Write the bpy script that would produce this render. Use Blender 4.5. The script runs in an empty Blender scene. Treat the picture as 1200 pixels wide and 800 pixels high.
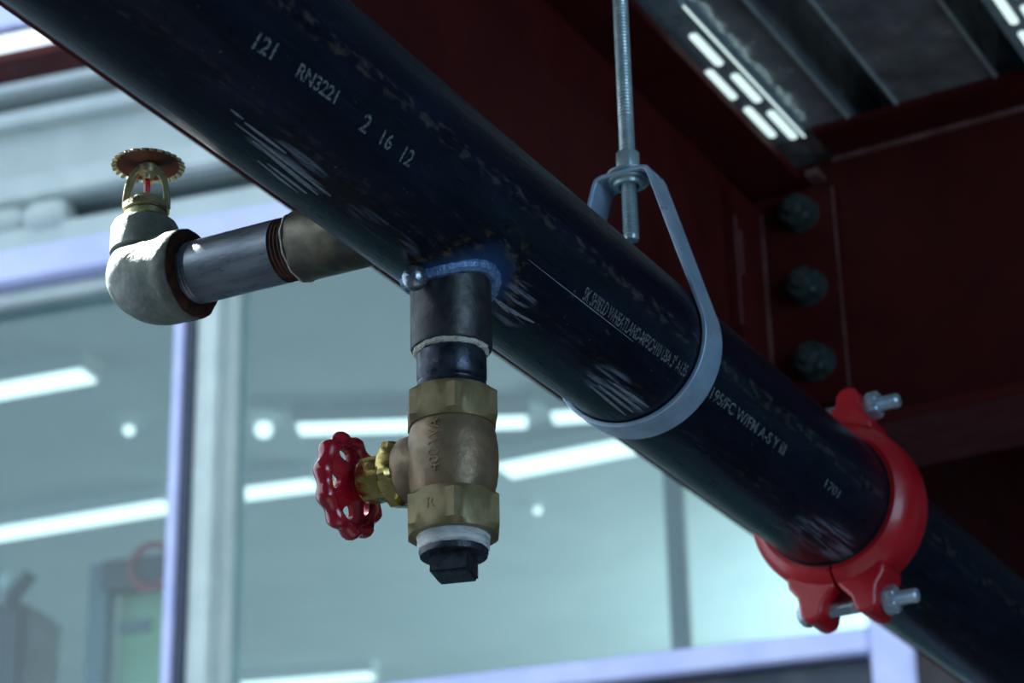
import bpy, bmesh, math, random
from mathutils import Matrix, Vector
random.seed(7)
PI = math.pi
S = bpy.context.scene
COL = S.collection

# ------------------------------------------------------------------ camera
FPX, PITCH, ROLL, AZ = 2786.0, 0.42574, -0.02323, 0.49970
CAM = Vector((0, 0, 2.0))
FW = Vector((-math.sin(AZ) * math.cos(PITCH), math.cos(AZ) * math.cos(PITCH), math.sin(PITCH)))
_r = Vector((math.cos(AZ), math.sin(AZ), 0))
_u = _r.cross(FW)
RT = _r * math.cos(ROLL) + _u * math.sin(ROLL)
UP = -_r * math.sin(ROLL) + _u * math.cos(ROLL)
cd = bpy.data.cameras.new('camera')
cam = bpy.data.objects.new('camera', cd)
COL.objects.link(cam)
cam.matrix_world = Matrix((
    (RT.x, UP.x, -FW.x, CAM.x), (RT.y, UP.y, -FW.y, CAM.y), (RT.z, UP.z, -FW.z, CAM.z), (0, 0, 0, 1)))
cd.sensor_width = 36
cd.lens = 36 * FPX / 1200
cd.clip_start = 0.05
cd.dof.use_dof = True
cd.dof.focus_distance = 1.16
cd.dof.aperture_fstop = 13.5
S.camera = cam

# ------------------------------------------------------------------ world, sun, large lights, exposure
w = bpy.data.worlds.new('sky')
S.world = w
w.use_nodes = True
bg = w.node_tree.nodes['Background']
bg.inputs[0].default_value = (0.70, 0.85, 0.97, 1)
bg.inputs[1].default_value = 2.1

def light(name, kind, loc, aim, energy, color, **kw):
    l = bpy.data.lights.new(name, kind)
    l.energy = energy
    l.color = color
    for k, v in kw.items():
        setattr(l, k, v)
    o = bpy.data.objects.new(name, l)
    COL.objects.link(o)
    o.location = loc
    o.rotation_euler = (Vector(aim) - Vector(loc)).to_track_quat('-Z', 'Y').to_euler()
    return o

LAMPDIR = Vector((-0.88, 0.02, 1.045)).normalized()
FOCUS = Vector((-0.70, 0.95, 2.53))
# the hall's high floodlight, up to the left beyond the sprinkler
light('high_floodlight', 'SPOT', FOCUS + LAMPDIR * 2.3, FOCUS, 3600, (0.97, 1.0, 1.0), spot_size=math.radians(46), spot_blend=0.4, shadow_soft_size=0.04)
# added cool fill light behind and right of the camera
light('hall_fill', 'AREA', (2.5, -0.4, 2.35), (-0.6, 1.0, 2.5), 37, (0.50, 0.76, 1.0), shape='RECTANGLE', size=1.8, size_y=1.4)
# room beyond the glazing: unseen fill lights are added further down
S.view_settings.view_transform = 'Standard'
S.view_settings.look = 'None'
S.view_settings.exposure = 0.1
S.view_settings.gamma = 1.0
S.view_settings.use_curve_mapping = False

# ------------------------------------------------------------------ helpers
def ray(x, y):
    return FW + RT * ((x - 600) / FPX) + UP * ((400 - y) / FPX)

def hit(x, y, ax, val):
    d = ray(x, y)
    return CAM + d * ((val - CAM[ax]) / d[ax])

def frame(o, z, x=None):
    z = Vector(z).normalized()
    x = Vector(x) if x is not None else (Vector((1, 0, 0)) if abs(z.x) < 0.9 else Vector((0, 1, 0)))
    x = (x - z * x.dot(z)).normalized()
    y = z.cross(x)
    o = Vector(o)
    return Matrix(((x.x, y.x, z.x, o.x), (x.y, y.y, z.y, o.y), (x.z, y.z, z.z, o.z), (0, 0, 0, 1)))

I4 = Matrix.Identity(4)

class MB:
    def __init__(self):
        self.bm = bmesh.new()

    def grid(self, rings, closed=True, caps=True, loop=False):
        """rings: lists of points, equal length, skinned in order"""
        bm = self.bm
        vs = [[bm.verts.new(p) for p in r] for r in rings]
        n = len(vs[0])
        pairs = list(zip(vs[:-1], vs[1:]))
        if loop:
            pairs.append((vs[-1], vs[0]))
        for a, b in pairs:
            for i in range(n if closed else n - 1):
                j = (i + 1) % n
                bm.faces.new((a[i], a[j], b[j], b[i]))
        if caps and not loop and closed:
            bm.faces.new(list(reversed(vs[0])))
            bm.faces.new(vs[-1])
        return self

    def lathe(self, prof, m=I4, n=48, caps=True, wob=None, a0=0.0):
        rings = []
        for k, (r, z) in enumerate(prof):
            ring = []
            for i in range(n):
                a = a0 + 2 * PI * i / n
                rr = max(r, 1e-5) * (1 if wob is None else wob(a, k))
                ring.append(m @ Vector((rr * math.cos(a), rr * math.sin(a), z)))
            rings.append(ring)
        return self.grid(rings, caps=caps)

    def box(self, x0, x1, y0, y1, z0, z1, m=I4, bevel=0.0):
        vs = [self.bm.verts.new(m @ Vector((x, y, z))) for z in (z0, z1) for (x, y) in ((x0, y0), (x1, y0), (x1, y1), (x0, y1))]
        fs = []
        for q in ((3, 2, 1, 0), (4, 5, 6, 7), (0, 1, 5, 4), (1, 2, 6, 5), (2, 3, 7, 6), (3, 0, 4, 7)):
            fs.append(self.bm.faces.new([vs[i] for i in q]))
        if bevel:
            es = list({e for f in fs for e in f.edges})
            bmesh.ops.bevel(self.bm, geom=es, offset=bevel, segments=2, affect='EDGES')
        return self

    def prism(self, poly, z0, z1, m=I4, bevel=0.0):
        bm = self.bm
        a = [bm.verts.new(m @ Vector((x, y, z0))) for x, y in poly]
        b = [bm.verts.new(m @ Vector((x, y, z1))) for x, y in poly]
        n = len(poly)
        fs = [bm.faces.new(list(reversed(a))), bm.faces.new(b)]
        for i in range(n):
            j = (i + 1) % n
            fs.append(bm.faces.new((a[i], a[j], b[j], b[i])))
        if bevel:
            es = list({e for f in fs for e in f.edges})
            bmesh.ops.bevel(bm, geom=es, offset=bevel, segments=2, affect='EDGES')
        return self

    def tube(self, pts, rad, n=12, loop=False, caps=True):
        pts = [Vector(p) for p in pts]
        N = len(pts)
        rings = []
        nx = None
        for i, p in enumerate(pts):
            if loop:
                t = (pts[(i + 1) % N] - pts[i - 1]).normalized()
            else:
                t = (pts[min(i + 1, N - 1)] - pts[max(i - 1, 0)]).normalized()
            if nx is None:
                nx = t.orthogonal().normalized()
            nx = (nx - t * nx.dot(t)).normalized()
            ny = t.cross(nx)
            r = rad(i / max(1, N - 1)) if callable(rad) else rad
            rings.append([p + (nx * math.cos(2 * PI * k / n) + ny * math.sin(2 * PI * k / n)) * r for k in range(n)])
        return self.grid(rings, loop=loop, caps=caps)

    def ribbon(self, pts, wvec, ups, th):
        """flat strap: centre points, half width vector, outward normals, thickness"""
        rings = []
        for p, u in zip(pts, ups):
            p = Vector(p); u = Vector(u).normalized() * th
            rings.append([p - wvec, p + wvec, p + wvec + u, p - wvec + u])
        return self.grid(rings)

    def build(self, name, mat, parent=None, sharp=35, bevel=0.0):
        bmesh.ops.recalc_face_normals(self.bm, faces=self.bm.faces)
        me = bpy.data.meshes.new(name)
        self.bm.to_mesh(me)
        self.bm.free()
        return obj(name, me, mat, parent, sharp, bevel)

def obj(name, me, mat, parent=None, sharp=35, bevel=0.0, matrix=None):
    if mat and not me.materials:
        me.materials.append(mat)
    if sharp:
        me.shade_smooth()
        me.set_sharp_from_angle(angle=math.radians(sharp))
    o = bpy.data.objects.new(name, me)
    COL.objects.link(o)
    if matrix is not None:
        o.matrix_world = matrix
    if parent:
        o.parent = parent
        if parent.type == 'EMPTY':                      # meshes hold world coordinates
            o.matrix_parent_inverse = Matrix.Translation(-parent.location)
    if bevel:
        bv = o.modifiers.new('bevel', 'BEVEL')
        bv.width = bevel
        bv.segments = 2
        bv.limit_method = 'ANGLE'
        bv.angle_limit = math.radians(40)
    return o

def tag(o, label=None, cat=None, group=None, kind=None):
    if label: o['label'] = label
    if cat: o['category'] = cat
    if group: o['group'] = group
    if kind: o['kind'] = kind
    return o

def thing(name, loc, label, cat, group=None):
    o = bpy.data.objects.new(name, None)
    COL.objects.link(o)
    o.location = loc
    o.empty_display_size = 0.05
    return tag(o, label, cat, group)

# ------------------------------------------------------------------ materials
def lin(c):
    return tuple(((v / 255) / 12.92 if v <= 10 else (((v / 255) + 0.055) / 1.055) ** 2.4) for v in c)

class NT:
    def __init__(self, name):
        self.m = bpy.data.materials.new(name)
        self.m.use_nodes = True
        self.t = self.m.node_tree
        self.t.nodes.clear()
        self.out = self.t.nodes.new('ShaderNodeOutputMaterial')

    def n(self, kind, **kw):
        nd = self.t.nodes.new('ShaderNode' + kind)
        for k, v in kw.items():
            if k.startswith('i_'):
                nd.inputs[k[2:].replace('_', ' ')].default_value = v
            else:
                setattr(nd, k, v)
        return nd

    def l(self, a, b):
        self.t.links.new(a, b)

    def math(self, op, a, b=None, c=None):
        nd = self.n('Math', operation=op)
        for i, v in enumerate((a, b, c)):
            if v is None: continue
            if isinstance(v, (int, float)): nd.inputs[i].default_value = v
            else: self.l(v, nd.inputs[i])
        return nd.outputs[0]

    def noise(self, scale, detail=3, rough=0.55, vec=None, stretch=None):
        nd = self.n('TexNoise')
        nd.inputs['Scale'].default_value = scale
        nd.inputs['Detail'].default_value = detail
        nd.inputs['Roughness'].default_value = rough
        if vec is None:
            vec = self.n('TexCoord').outputs['Object']
        if stretch:
            mp = self.n('Mapping')
            mp.inputs['Scale'].default_value = stretch
            self.l(vec, mp.inputs[0])
            vec = mp.outputs[0]
        self.l(vec, nd.inputs['Vector'])
        return nd.outputs['Fac']

    def ramp(self, fac, stops):
        nd = self.n('ValToRGB')
        el = nd.color_ramp.elements
        el[0].position, el[1].position = stops[0][0], stops[-1][0]
        el[0].color = (*stops[0][1], 1)
        el[1].color = (*stops[-1][1], 1)
        for p, c in stops[1:-1]:
            e = el.new(p)
            e.color = (*c, 1)
        self.l(fac, nd.inputs[0])
        return nd.outputs[0]

    def mapr(self, v, a, b, c=0.0, d=1.0):
        nd = self.n('MapRange')
        nd.clamp = True
        self.l(v, nd.inputs[0])
        for i, x in zip((1, 2, 3, 4), (a, b, c, d)):
            nd.inputs[i].default_value = x
        return nd.outputs[0]

    def mix(self, fac, a, b):
        nd = self.n('Mix', data_type='RGBA')
        for s, v in ((nd.inputs[0], fac), (nd.inputs[6], a), (nd.inputs[7], b)):
            if isinstance(v, (int, float)): s.default_value = v
            elif isinstance(v, tuple): s.default_value = (*v, 1) if len(v) == 3 else v
            else: self.l(v, s)
        return nd.outputs[2]

    def bsdf(self, col, rough, metal=0.0, bump=None, bump_d=0.001, coat=0.0, spec=0.5):
        p = self.n('BsdfPrincipled')
        for s, v in (('Base Color', col), ('Roughness', rough), ('Metallic', metal)):
            if isinstance(v, tuple): p.inputs[s].default_value = (*v, 1)
            elif isinstance(v, (int, float)): p.inputs[s].default_value = v
            else: self.l(v, p.inputs[s])
        p.inputs['Coat Weight'].default_value = coat
        p.inputs['Coat Roughness'].default_value = 0.12
        p.inputs['Specular IOR Level'].default_value = spec
        if bump is not None:
            b = self.n('Bump')
            b.inputs['Strength'].default_value = 1.0
            b.inputs['Distance'].default_value = bump_d
            self.l(bump, b.inputs['Height'])
            self.l(b.outputs[0], p.inputs['Normal'])
        self.l(p.outputs[0], self.out.inputs[0])
        return self.m

def simple(name, c1, c2=None, rough=0.5, metal=0.0, scale=60, bump=0.0, stretch=None, rv=0.15, coat=0.0, spec=0.5, lo=0.35, hi=0.65):
    t = NT(name)
    nz = t.noise(scale, 4, 0.6, stretch=stretch)
    col = t.ramp(nz, [(lo, lin(c1)), (hi, lin(c2 or c1))])
    rr = t.mapr(t.noise(scale * 1.7, 3, stretch=stretch), 0.3, 0.7, max(0.03, rough - rv), min(1, rough + rv))
    bp = t.noise(scale * 2.3, 4, 0.6, stretch=stretch) if bump else None
    return t.bsdf(col, rr, metal, bp, bump, coat, spec)

def emit(name, c, s):
    t = NT(name)
    e = t.n('Emission')
    e.inputs[0].default_value = (*lin(c), 1)
    e.inputs[1].default_value = s
    t.l(e.outputs[0], t.out.inputs[0])
    return t.m

def glass(name, tint, fac):
    t = NT(name)
    tr = t.n('BsdfTransparent')
    tr.inputs[0].default_value = (*tint, 1)
    gl = t.n('BsdfGlossy')
    gl.inputs['Roughness'].default_value = 0.03
    mx = t.n('MixShader')
    mx.inputs[0].default_value = fac
    t.l(tr.outputs[0], mx.inputs[1]); t.l(gl.outputs[0], mx.inputs[2])
    t.l(mx.outputs[0], t.out.inputs[0])
    return t.m

# pipe geometry constants (3 inch steel pipe running along world Y)
PX, PZ, PR = -0.5202, 2.5415, 0.04445
VY = 0.8925                      # station of the drain outlet and the branch outlet

def pipe_hit(x, y):
    d = ray(x, y)
    ox, oz = CAM.x - PX, CAM.z - PZ
    a = d.x ** 2 + d.z ** 2; b = 2 * (ox * d.x + oz * d.z); c = ox ** 2 + oz ** 2 - PR ** 2
    t = (-b - math.sqrt(max(0, b * b - 4 * a * c))) / (2 * a)
    p = CAM + d * t
    return p.y, math.atan2(p.x - PX, -(p.z - PZ))      # theta: 0 at the bottom, + towards +X

def pipe_mat():
    t = NT('black_pipe_coating')
    tc = t.n('TexCoord').outputs['Object']
    sx = t.n('SeparateXYZ'); t.l(tc, sx.inputs[0])
    X, Y, Z = sx.outputs
    th = t.math('ARCTAN2', t.math('SUBTRACT', X, PX), t.math('MULTIPLY', t.math('SUBTRACT', Z, PZ), -1.0))
    arc = t.math('MULTIPLY', th, PR)
    cb = t.n('CombineXYZ'); t.l(Y, cb.inputs[0]); t.l(arc, cb.inputs[1])
    uv = cb.outputs[0]
    # coating tone
    n1 = t.noise(18, 5, 0.6, uv, (1.0, 4.0, 1))
    col = t.ramp(n1, [(0.3, lin((5, 10, 20))), (0.55, lin((10, 19, 36))), (0.8, lin((20, 33, 54)))])
    # fine rubbed streaks along the pipe
    n2 = t.noise(60, 5, 0.65, uv, (0.35, 6.0, 1))
    col = t.mix(t.mapr(n2, 0.6, 0.85, 0, 0.45), col, lin((48, 58, 68)))
    # rust and mustard specks in rows
    n3 = t.noise(170, 3, 0.6, uv, (0.55, 1.0, 1))
    band = t.noise(16, 2, 0.5, uv, (0.15, 3.2, 1))
    sp = t.math('MULTIPLY', t.mapr(n3, 0.64, 0.72), t.mapr(band, 0.52, 0.62))
    col = t.mix(t.math('MULTIPLY', sp, 0.55), col, lin((84, 84, 76)))
    # rubbed tan smudges in rows and small white flecks
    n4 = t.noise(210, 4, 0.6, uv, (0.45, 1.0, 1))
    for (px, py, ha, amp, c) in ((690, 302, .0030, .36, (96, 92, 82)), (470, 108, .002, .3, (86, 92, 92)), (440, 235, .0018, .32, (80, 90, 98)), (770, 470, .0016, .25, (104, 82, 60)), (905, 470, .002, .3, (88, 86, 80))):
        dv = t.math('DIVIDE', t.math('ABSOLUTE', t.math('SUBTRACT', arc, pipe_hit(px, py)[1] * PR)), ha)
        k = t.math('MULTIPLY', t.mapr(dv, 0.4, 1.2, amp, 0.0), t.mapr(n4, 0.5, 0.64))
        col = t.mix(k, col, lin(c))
    fl = t.noise(520, 2, 0.5, uv)
    col = t.mix(t.mapr(fl, 0.735, 0.77, 0.0, 0.7), col, lin((140, 148, 150)))
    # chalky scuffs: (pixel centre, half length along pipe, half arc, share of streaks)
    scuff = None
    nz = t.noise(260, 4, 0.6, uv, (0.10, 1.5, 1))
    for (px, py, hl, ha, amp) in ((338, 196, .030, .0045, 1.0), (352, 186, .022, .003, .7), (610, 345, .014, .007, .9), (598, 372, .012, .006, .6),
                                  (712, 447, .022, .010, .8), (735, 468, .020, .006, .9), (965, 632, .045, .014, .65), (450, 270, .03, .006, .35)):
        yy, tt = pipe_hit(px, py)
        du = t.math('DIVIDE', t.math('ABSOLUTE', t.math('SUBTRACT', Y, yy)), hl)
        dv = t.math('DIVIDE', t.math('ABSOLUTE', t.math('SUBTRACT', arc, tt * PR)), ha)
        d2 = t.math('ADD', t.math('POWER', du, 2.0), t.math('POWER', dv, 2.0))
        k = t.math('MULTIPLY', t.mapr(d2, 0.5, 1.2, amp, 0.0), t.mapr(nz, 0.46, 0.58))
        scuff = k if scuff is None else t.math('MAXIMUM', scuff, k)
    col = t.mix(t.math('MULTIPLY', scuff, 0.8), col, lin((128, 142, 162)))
    # heat tint round the drain weld
    dx = t.math('POWER', t.math('SUBTRACT', X, PX), 2.0)
    dy = t.math('POWER', t.math('SUBTRACT', Y, VY), 2.0)
    rad = t.math('SQRT', t.math('ADD', dx, dy))
    low = t.mapr(Z, PZ - 0.02, PZ - 0.03)
    heat = t.math('MULTIPLY', t.mapr(rad, 0.024, 0.034, 1.0, 0.0), low)
    col = t.mix(t.math('MULTIPLY', heat, 0.8), col, lin((44, 74, 118)))
    straw = t.math('MULTIPLY', t.math('MULTIPLY', t.mapr(rad, 0.028, 0.033), t.mapr(rad, 0.033, 0.04, 1.0, 0.0)), t.math('MULTIPLY', low, t.mapr(n3, 0.5, 0.6)))
    col = t.mix(t.math('MULTIPLY', straw, 0.3), col, lin((130, 118, 60)))
    rough = t.mapr(n2, 0.3, 0.75, 0.24, 0.42)
    bp = t.noise(300, 4, 0.6, uv, (0.4, 1.5, 1))
    return t.bsdf(col, rough, 0.0, bp, 0.00025, 0.0, 0.32)

M = {}
M['pipe'] = pipe_mat()
M['black_steel'] = simple('black_steel_fitting', (36, 40, 46), (58, 60, 62), 0.4, 0.3, 90, 0.0003, rv=0.1)
M['nipple'] = simple('bare_steel_nipple', (104, 114, 126), (140, 150, 160), 0.34, 0.5, 70, 0.0002, stretch=(0.4, 2, 2), rv=0.12)
M['outlet'] = simple('scorched_steel_outlet', (64, 64, 60), (104, 98, 82), 0.42, 0.6, 60, 0.0003)
M['rust_thread'] = simple('rusty_thread', (46, 26, 20), (96, 60, 44), 0.6, 0.3, 160, 0.0003)
M['thread_dark'] = simple('dark_oily_thread', (34, 40, 52), (62, 70, 84), 0.35, 0.6, 120, 0.0002)
M['sealant'] = simple('white_pipe_sealant', (150, 152, 142), (206, 206, 196), 0.7, 0.0, 220, 0.0008)
M['weld'] = simple('blue_heat_tinted_weld', (78, 112, 162), (126, 160, 206), 0.36, 0.4, 300, 0.0006)
M['weld_dull'] = simple('grey_weld', (60, 66, 76), (92, 96, 104), 0.4, 0.5, 300, 0.0006)
M['elbow'] = simple('pale_grey_cast_iron', (100, 110, 104), (126, 134, 127), 0.5, 0.1, 120, 0.0005)
M['rust'] = simple('dark_rust', (34, 20, 16), (92, 50, 36), 0.7, 0.1, 170, 0.0008)
M['brass_old'] = simple('weathered_bronze', (112, 102, 70), (138, 122, 86), 0.42, 0.35, 55, 0.0003, rv=0.12)
M['copper_tint'] = simple('reddish_bronze_casting', (116, 102, 78), (146, 118, 92), 0.42, 0.35, 60, 0.0005)
M['brass'] = simple('clean_brass', (170, 148, 84), (204, 184, 118), 0.26, 0.9, 80, 0.0001)
M['plug'] = simple('blackened_iron_plug', (32, 36, 44), (60, 66, 76), 0.36, 0.4, 220, 0.0003)
M['tape'] = simple('white_thread_tape', (158, 166, 170), (222, 226, 224), 0.55, 0.0, 90, 0.0006, stretch=(1, 1, 5))
M['wheel'] = simple('glossy_red_handwheel_paint', (150, 8, 34), (176, 14, 42), 0.25, 0.0, 40, 0.0004, coat=0.8, rv=0.05)
M['coupling'] = simple('red_coupling_paint', (170, 10, 28), (190, 16, 34), 0.38, 0.0, 30, 0.0003, coat=0.25, rv=0.08)
M['zinc'] = simple('zinc_plated_steel', (168, 188, 204), (190, 206, 218), 0.3, 0.55, 40, 0.00003)
M['galv'] = simple('galvanised_strap', (150, 180, 208), (184, 206, 228), 0.42, 0.4, 45, 0.0001)
M['rod'] = simple('zinc_threaded_rod', (160, 184, 190), (194, 212, 216), 0.4, 0.5, 90, 0.0001)
M['button'] = simple('polished_steel_button', (120, 132, 148), (168, 178, 190), 0.25, 0.85, 200, 0.0002)
M['gasket'] = simple('black_rubber', (12, 12, 14), None, 0.7, 0.0, 50)
M['sprinkler'] = simple('dull_brass_sprinkler', (128, 124, 92), (164, 158, 122), 0.4, 0.5, 130, 0.0002)
M['deflector'] = simple('deflector_red_reflection', (70, 30, 26), (96, 46, 36), 0.5, 0.3, 90, 0.0002)  # brass darkened and reddened to hold the beam's reflection and shade
M['bulb'] = simple('red_glass_bulb', (214, 6, 40), (230, 14, 52), 0.08, 0.0, 30, coat=1.0, rv=0.02)
M['black_ink'] = simple('black_stamp_ink', (22, 22, 22), None, 0.8)
M['stencil'] = None
t_ = NT('worn_white_stencil_ink')
nz_ = t_.noise(900, 3, 0.6)
M['stencil'] = t_.bsdf(t_.ramp(nz_, [(0.40, lin((32, 40, 48))), (0.56, lin((112, 120, 126)))]), 0.7)
M['scratch'] = simple('bare_scratch', (112, 124, 138), (146, 156, 168), 0.5, 0.0, 300)
M['maroon'] = simple('maroon_primer_steel', (66, 13, 14), (78, 18, 18), 0.6, 0.0, 14, 0.0004, rv=0.1, spec=0.25)
M['chip'] = simple('scuffed_primer_edge', (96, 62, 60), (128, 92, 88), 0.6, 0.0, 70)
M['bolt_dark'] = simple('dark_weathered_bolt', (54, 66, 68), (84, 98, 98), 0.45, 0.5, 120, 0.0003)
t_ = NT('galvanised_deck')
vo_ = t_.n('TexVoronoi'); vo_.inputs['Scale'].default_value = 55
t_.l(t_.n('TexCoord').outputs['Object'], vo_.inputs['Vector'])
nn_ = t_.noise(22, 4, 0.6)
M['deck'] = t_.bsdf(t_.ramp(nn_, [(0.3, lin((140, 152, 160))), (0.7, lin((196, 206, 210)))]), t_.mapr(nn_, 0.3, 0.7, 0.12, 0.28), 0.55, vo_.outputs['Distance'], 0.0012)
M['lit_edge'] = simple('pale_lit_edge', (170, 184, 184), (196, 206, 204), 0.4, 0.2, 60)  # paler tone stands for light caught on the rib edges
M['fixture'] = simple('galvanised_fixture_tray', (150, 172, 184), (176, 196, 204), 0.35, 0.3, 60, 0.0002)
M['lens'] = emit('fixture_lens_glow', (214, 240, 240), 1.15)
M['tube'] = emit('fluorescent_tube_glow', (226, 246, 246), 1.9)
M['frame_blue'] = simple('lavender_white_frame_paint', (176, 186, 232), (190, 198, 238), 0.45, 0.0, 12)
M['frame_grey'] = simple('grey_white_frame_paint', (176, 192, 194), (190, 204, 204), 0.5, 0.0, 12)
M['gasket_blue'] = simple('dark_blue_glazing_gasket', (24, 40, 66), None, 0.5)
M['header'] = simple('pale_grey_cladding', (168, 184, 184), (180, 194, 194), 0.55, 0.0, 8)
M['header_dark'] = simple('dark_teal_gap', (44, 64, 68), None, 0.6)
M['dark_panel'] = simple('dark_wall_panel', (30, 28, 32), (38, 34, 38), 0.6, 0.0, 8)
M['navy_panel'] = simple('dark_navy_panel', (30, 44, 60), (38, 52, 70), 0.5, 0.0, 8)
M['glass'] = glass('clear_tinted_glass', (0.82, 0.915, 0.93), 0.05)
M['far_ceiling'] = simple('pale_green_white_ceiling', (184, 206, 208), (196, 214, 215), 0.7, 0.0, 3)
M['far_wall'] = simple('pale_far_wall', (104, 134, 140), (116, 146, 150), 0.7, 0.0, 3)
M['far_column'] = simple('blue_grey_column', (92, 128, 142), (104, 138, 150), 0.6, 0.0, 6)
M['concrete'] = simple('grey_concrete', (74, 77, 80), (90, 94, 96), 0.8, 0.0, 6)
M['hall_wall'] = simple('grey_hall_wall', (96, 104, 110), (110, 118, 124), 0.8, 0.0, 4)
M['teal_dark'] = simple('dark_teal_machine_paint', (44, 70, 82), (56, 84, 96), 0.5, 0.0, 12)
M['green_panel'] = simple('pale_green_panel', (150, 196, 156), (164, 206, 168), 0.6, 0.0, 8)
M['far_red'] = simple('faded_red_paint', (168, 62, 74), None, 0.5)
M['white_paint'] = simple('white_paint', (206, 222, 222), None, 0.5)

# ------------------------------------------------------------------ window wall frame of reference
WA = math.radians(10.77)
WD = Vector((math.cos(WA), math.sin(WA), 0))            # along the glazed wall, to the right
WN = Vector((-math.sin(WA), math.cos(WA), 0))           # into the room beyond
WQ = CAM + ray(600, 500) * 4.5
WQ.z = 0
WM = Matrix(((WD.x, WN.x, 0, WQ.x), (WD.y, WN.y, 0, WQ.y), (0, 0, 1, 0), (0, 0, 0, 1)))

def wsz(x, y, e=0.0):
    """pixel -> (s, z) on the wall plane pushed e metres into the far room"""
    d = ray(x, y)
    q = WQ + WN * e
    t = (Vector((q.x, q.y, 0)) - Vector((CAM.x, CAM.y, 0))).dot(WN) / Vector((d.x, d.y, 0)).dot(WN)
    p = CAM + d * t
    return (p - WQ).dot(WD), p.z

def wbox(name, s0, s1, e0, e1, z0, z1, mat, parent=None, bevel=0.0):
    return MB().box(s0, s1, e0, e1, z0, z1, WM, bevel).build(name, mat, parent)

SL, SR = -4.2, 3.4
s_post0 = wsz(1026, 790)[0]
s_post1 = wsz(1077, 790)[0]
z_sill_top = wsz(780, 770)[1]        # top of the bright bottom rail
z_sill_bot = wsz(1024, 771)[1]
z_head_bot = wsz(0, 362)[1]
z_blue_bot = wsz(0, 346)[1]
z_blue_top = wsz(0, 308)[1]
z_tr_bot = wsz(0, 272)[1]            # dark transom band
z_tr_top = wsz(0, 246)[1]
z_l1 = wsz(0, 216)[1]
z_l2 = wsz(0, 160)[1]
z_l3 = wsz(0, 141)[1]
z_l4 = wsz(0, 127)[1]
z_top = wsz(0, 92)[1]
sm0 = wsz(208, 600)[0]
sm1 = wsz(225, 500)[0]

# ------------------------------------------------------------------ structure: hall
def struct(o, label=None):
    o['kind'] = 'structure'
    if label: o['label'] = label
    return o

struct(MB().box(-6.2, 3.4, -3.2, 4.6, -0.1, 0.0).build('floor', M['concrete'], sharp=0), 'grey concrete floor of the hall')
struct(MB().box(3.2, 3.4, -3.2, 6.0, 0.0, 3.3).build('wall_right', M['hall_wall'], sharp=0), 'grey hall wall on the right side')
struct(MB().box(-6.2, 3.2, -3.4, -3.2, 0.0, 3.3).build('wall_back', M['hall_wall'], sharp=0), 'grey hall wall behind the viewer')

# corrugated steel deck over the bay right of the long girder
def deck():
    zl, zh = 3.094, 3.145
    pts = []
    x = -0.740
    while x < 3.1:
        pts += [(x, zl), (x + 0.095, zl), (x + 0.103, zh), (x + 0.135, zh)]
        x += 0.143
    mb = MB()
    r0 = [Vector((a, -3.2, b)) for a, b in pts]
    r1 = [Vector((a, 4.2, b)) for a, b in pts]
    r2 = [Vector((a, 4.2, b + 0.003)) for a, b in pts]
    r3 = [Vector((a, -3.2, b + 0.003)) for a, b in pts]
    mb.grid([r0, r1, r2, r3], closed=False, loop=True)
    c = struct(mb.build('ceiling', M['deck'], sharp=20), 'galvanised corrugated steel deck ceiling, ribs parallel to the pipe')
    for xs in (-0.6465, -0.5985, -0.5035, -0.4555):          # pale strips painting the lit rib edges
        MB().box(xs, xs + 0.0024, -3.2, 4.2, zl - 0.0026, zl + 0.001).build('lit_edge_strip', M['lit_edge'], c, 0)
    return c
deck()

# ------------------------------------------------------------------ glazed wall
wallf = struct(wbox('wall_front', SL, s_post0, -0.02, 0.10, 0.0, 1.0, M['navy_panel']), 'dark navy wall below the window')
struct(wbox('wall_front_dark', s_post1, SR, -0.02, 0.14, 0.0, z_top + 0.1, M['dark_panel']), 'dark wall panel right of the window post')
hd = struct(wbox('wall_front_header', SL, s_post1, 0.0, 0.14, z_blue_top, z_tr_bot, M['header']), 'pale grey cladding above the window')
wbox('cladding_board', SL, s_post1, 0.0, 0.14, z_tr_top, z_l2, M['header'], hd)
wbox('dark_gap', SL, s_post1, 0.05, 0.14, z_tr_bot, z_tr_top, M['header_dark'], hd)
wbox('ledge', SL, s_post1, -0.03, 0.14, z_l2, z_l3, M['frame_grey'], hd, 0.006)
wbox('dark_recess', SL, s_post1, 0.05, 0.14, z_l3, z_l4, M['header_dark'], hd)  # recessed strip in dark teal
wbox('ledge', SL, s_post1, -0.05, 0.14, z_l4, z_top, M['frame_grey'], hd, 0.006)
wbox('ledge', SL, s_post1, -0.02, 0.02, z_tr_top + 0.004, z_l1, M['frame_grey'], hd, 0.006)

win = bpy.data.objects.new('window_1', None)
COL.objects.link(win)
struct(win, 'large window with lavender white frame in front of a bright room')
wbox('head_rail', SL, s_post0, -0.05, 0.09, z_blue_bot, z_blue_top, M['frame_blue'], win, 0.006)
wbox('head_bead', SL, s_post0, -0.01, 0.07, z_head_bot, z_blue_bot, M['frame_grey'], win, 0.004)
wbox('bottom_rail', SL, s_post0, -0.04, 0.09, z_sill_bot, z_sill_top, M['frame_blue'], win, 0.005)
wbox('glazing_gasket', SL, s_post0, -0.01, 0.05, z_sill_top, z_sill_top + 0.009, M['gasket_blue'], win)
wbox('sill_base', SL, s_post0, -0.01, 0.09, z_sill_bot - 0.14, z_sill_bot, M['navy_panel'], win)
wbox('pane', SL, s_post0, 0.025, 0.031, 1.0, z_sill_bot - 0.14, M['glass'], win)  # unseen lower pane, added to brighten what the deck reflects
wbox('end_post', s_post0, s_post1, -0.04, 0.10, 0.0, z_top, M['frame_blue'], win, 0.005)
mull = wbox('mullion', sm0, sm1, -0.05, 0.09, z_sill_top, z_head_bot, M['frame_blue'], win, 0.005)
sg1 = wsz(237, 500)[0]
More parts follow.
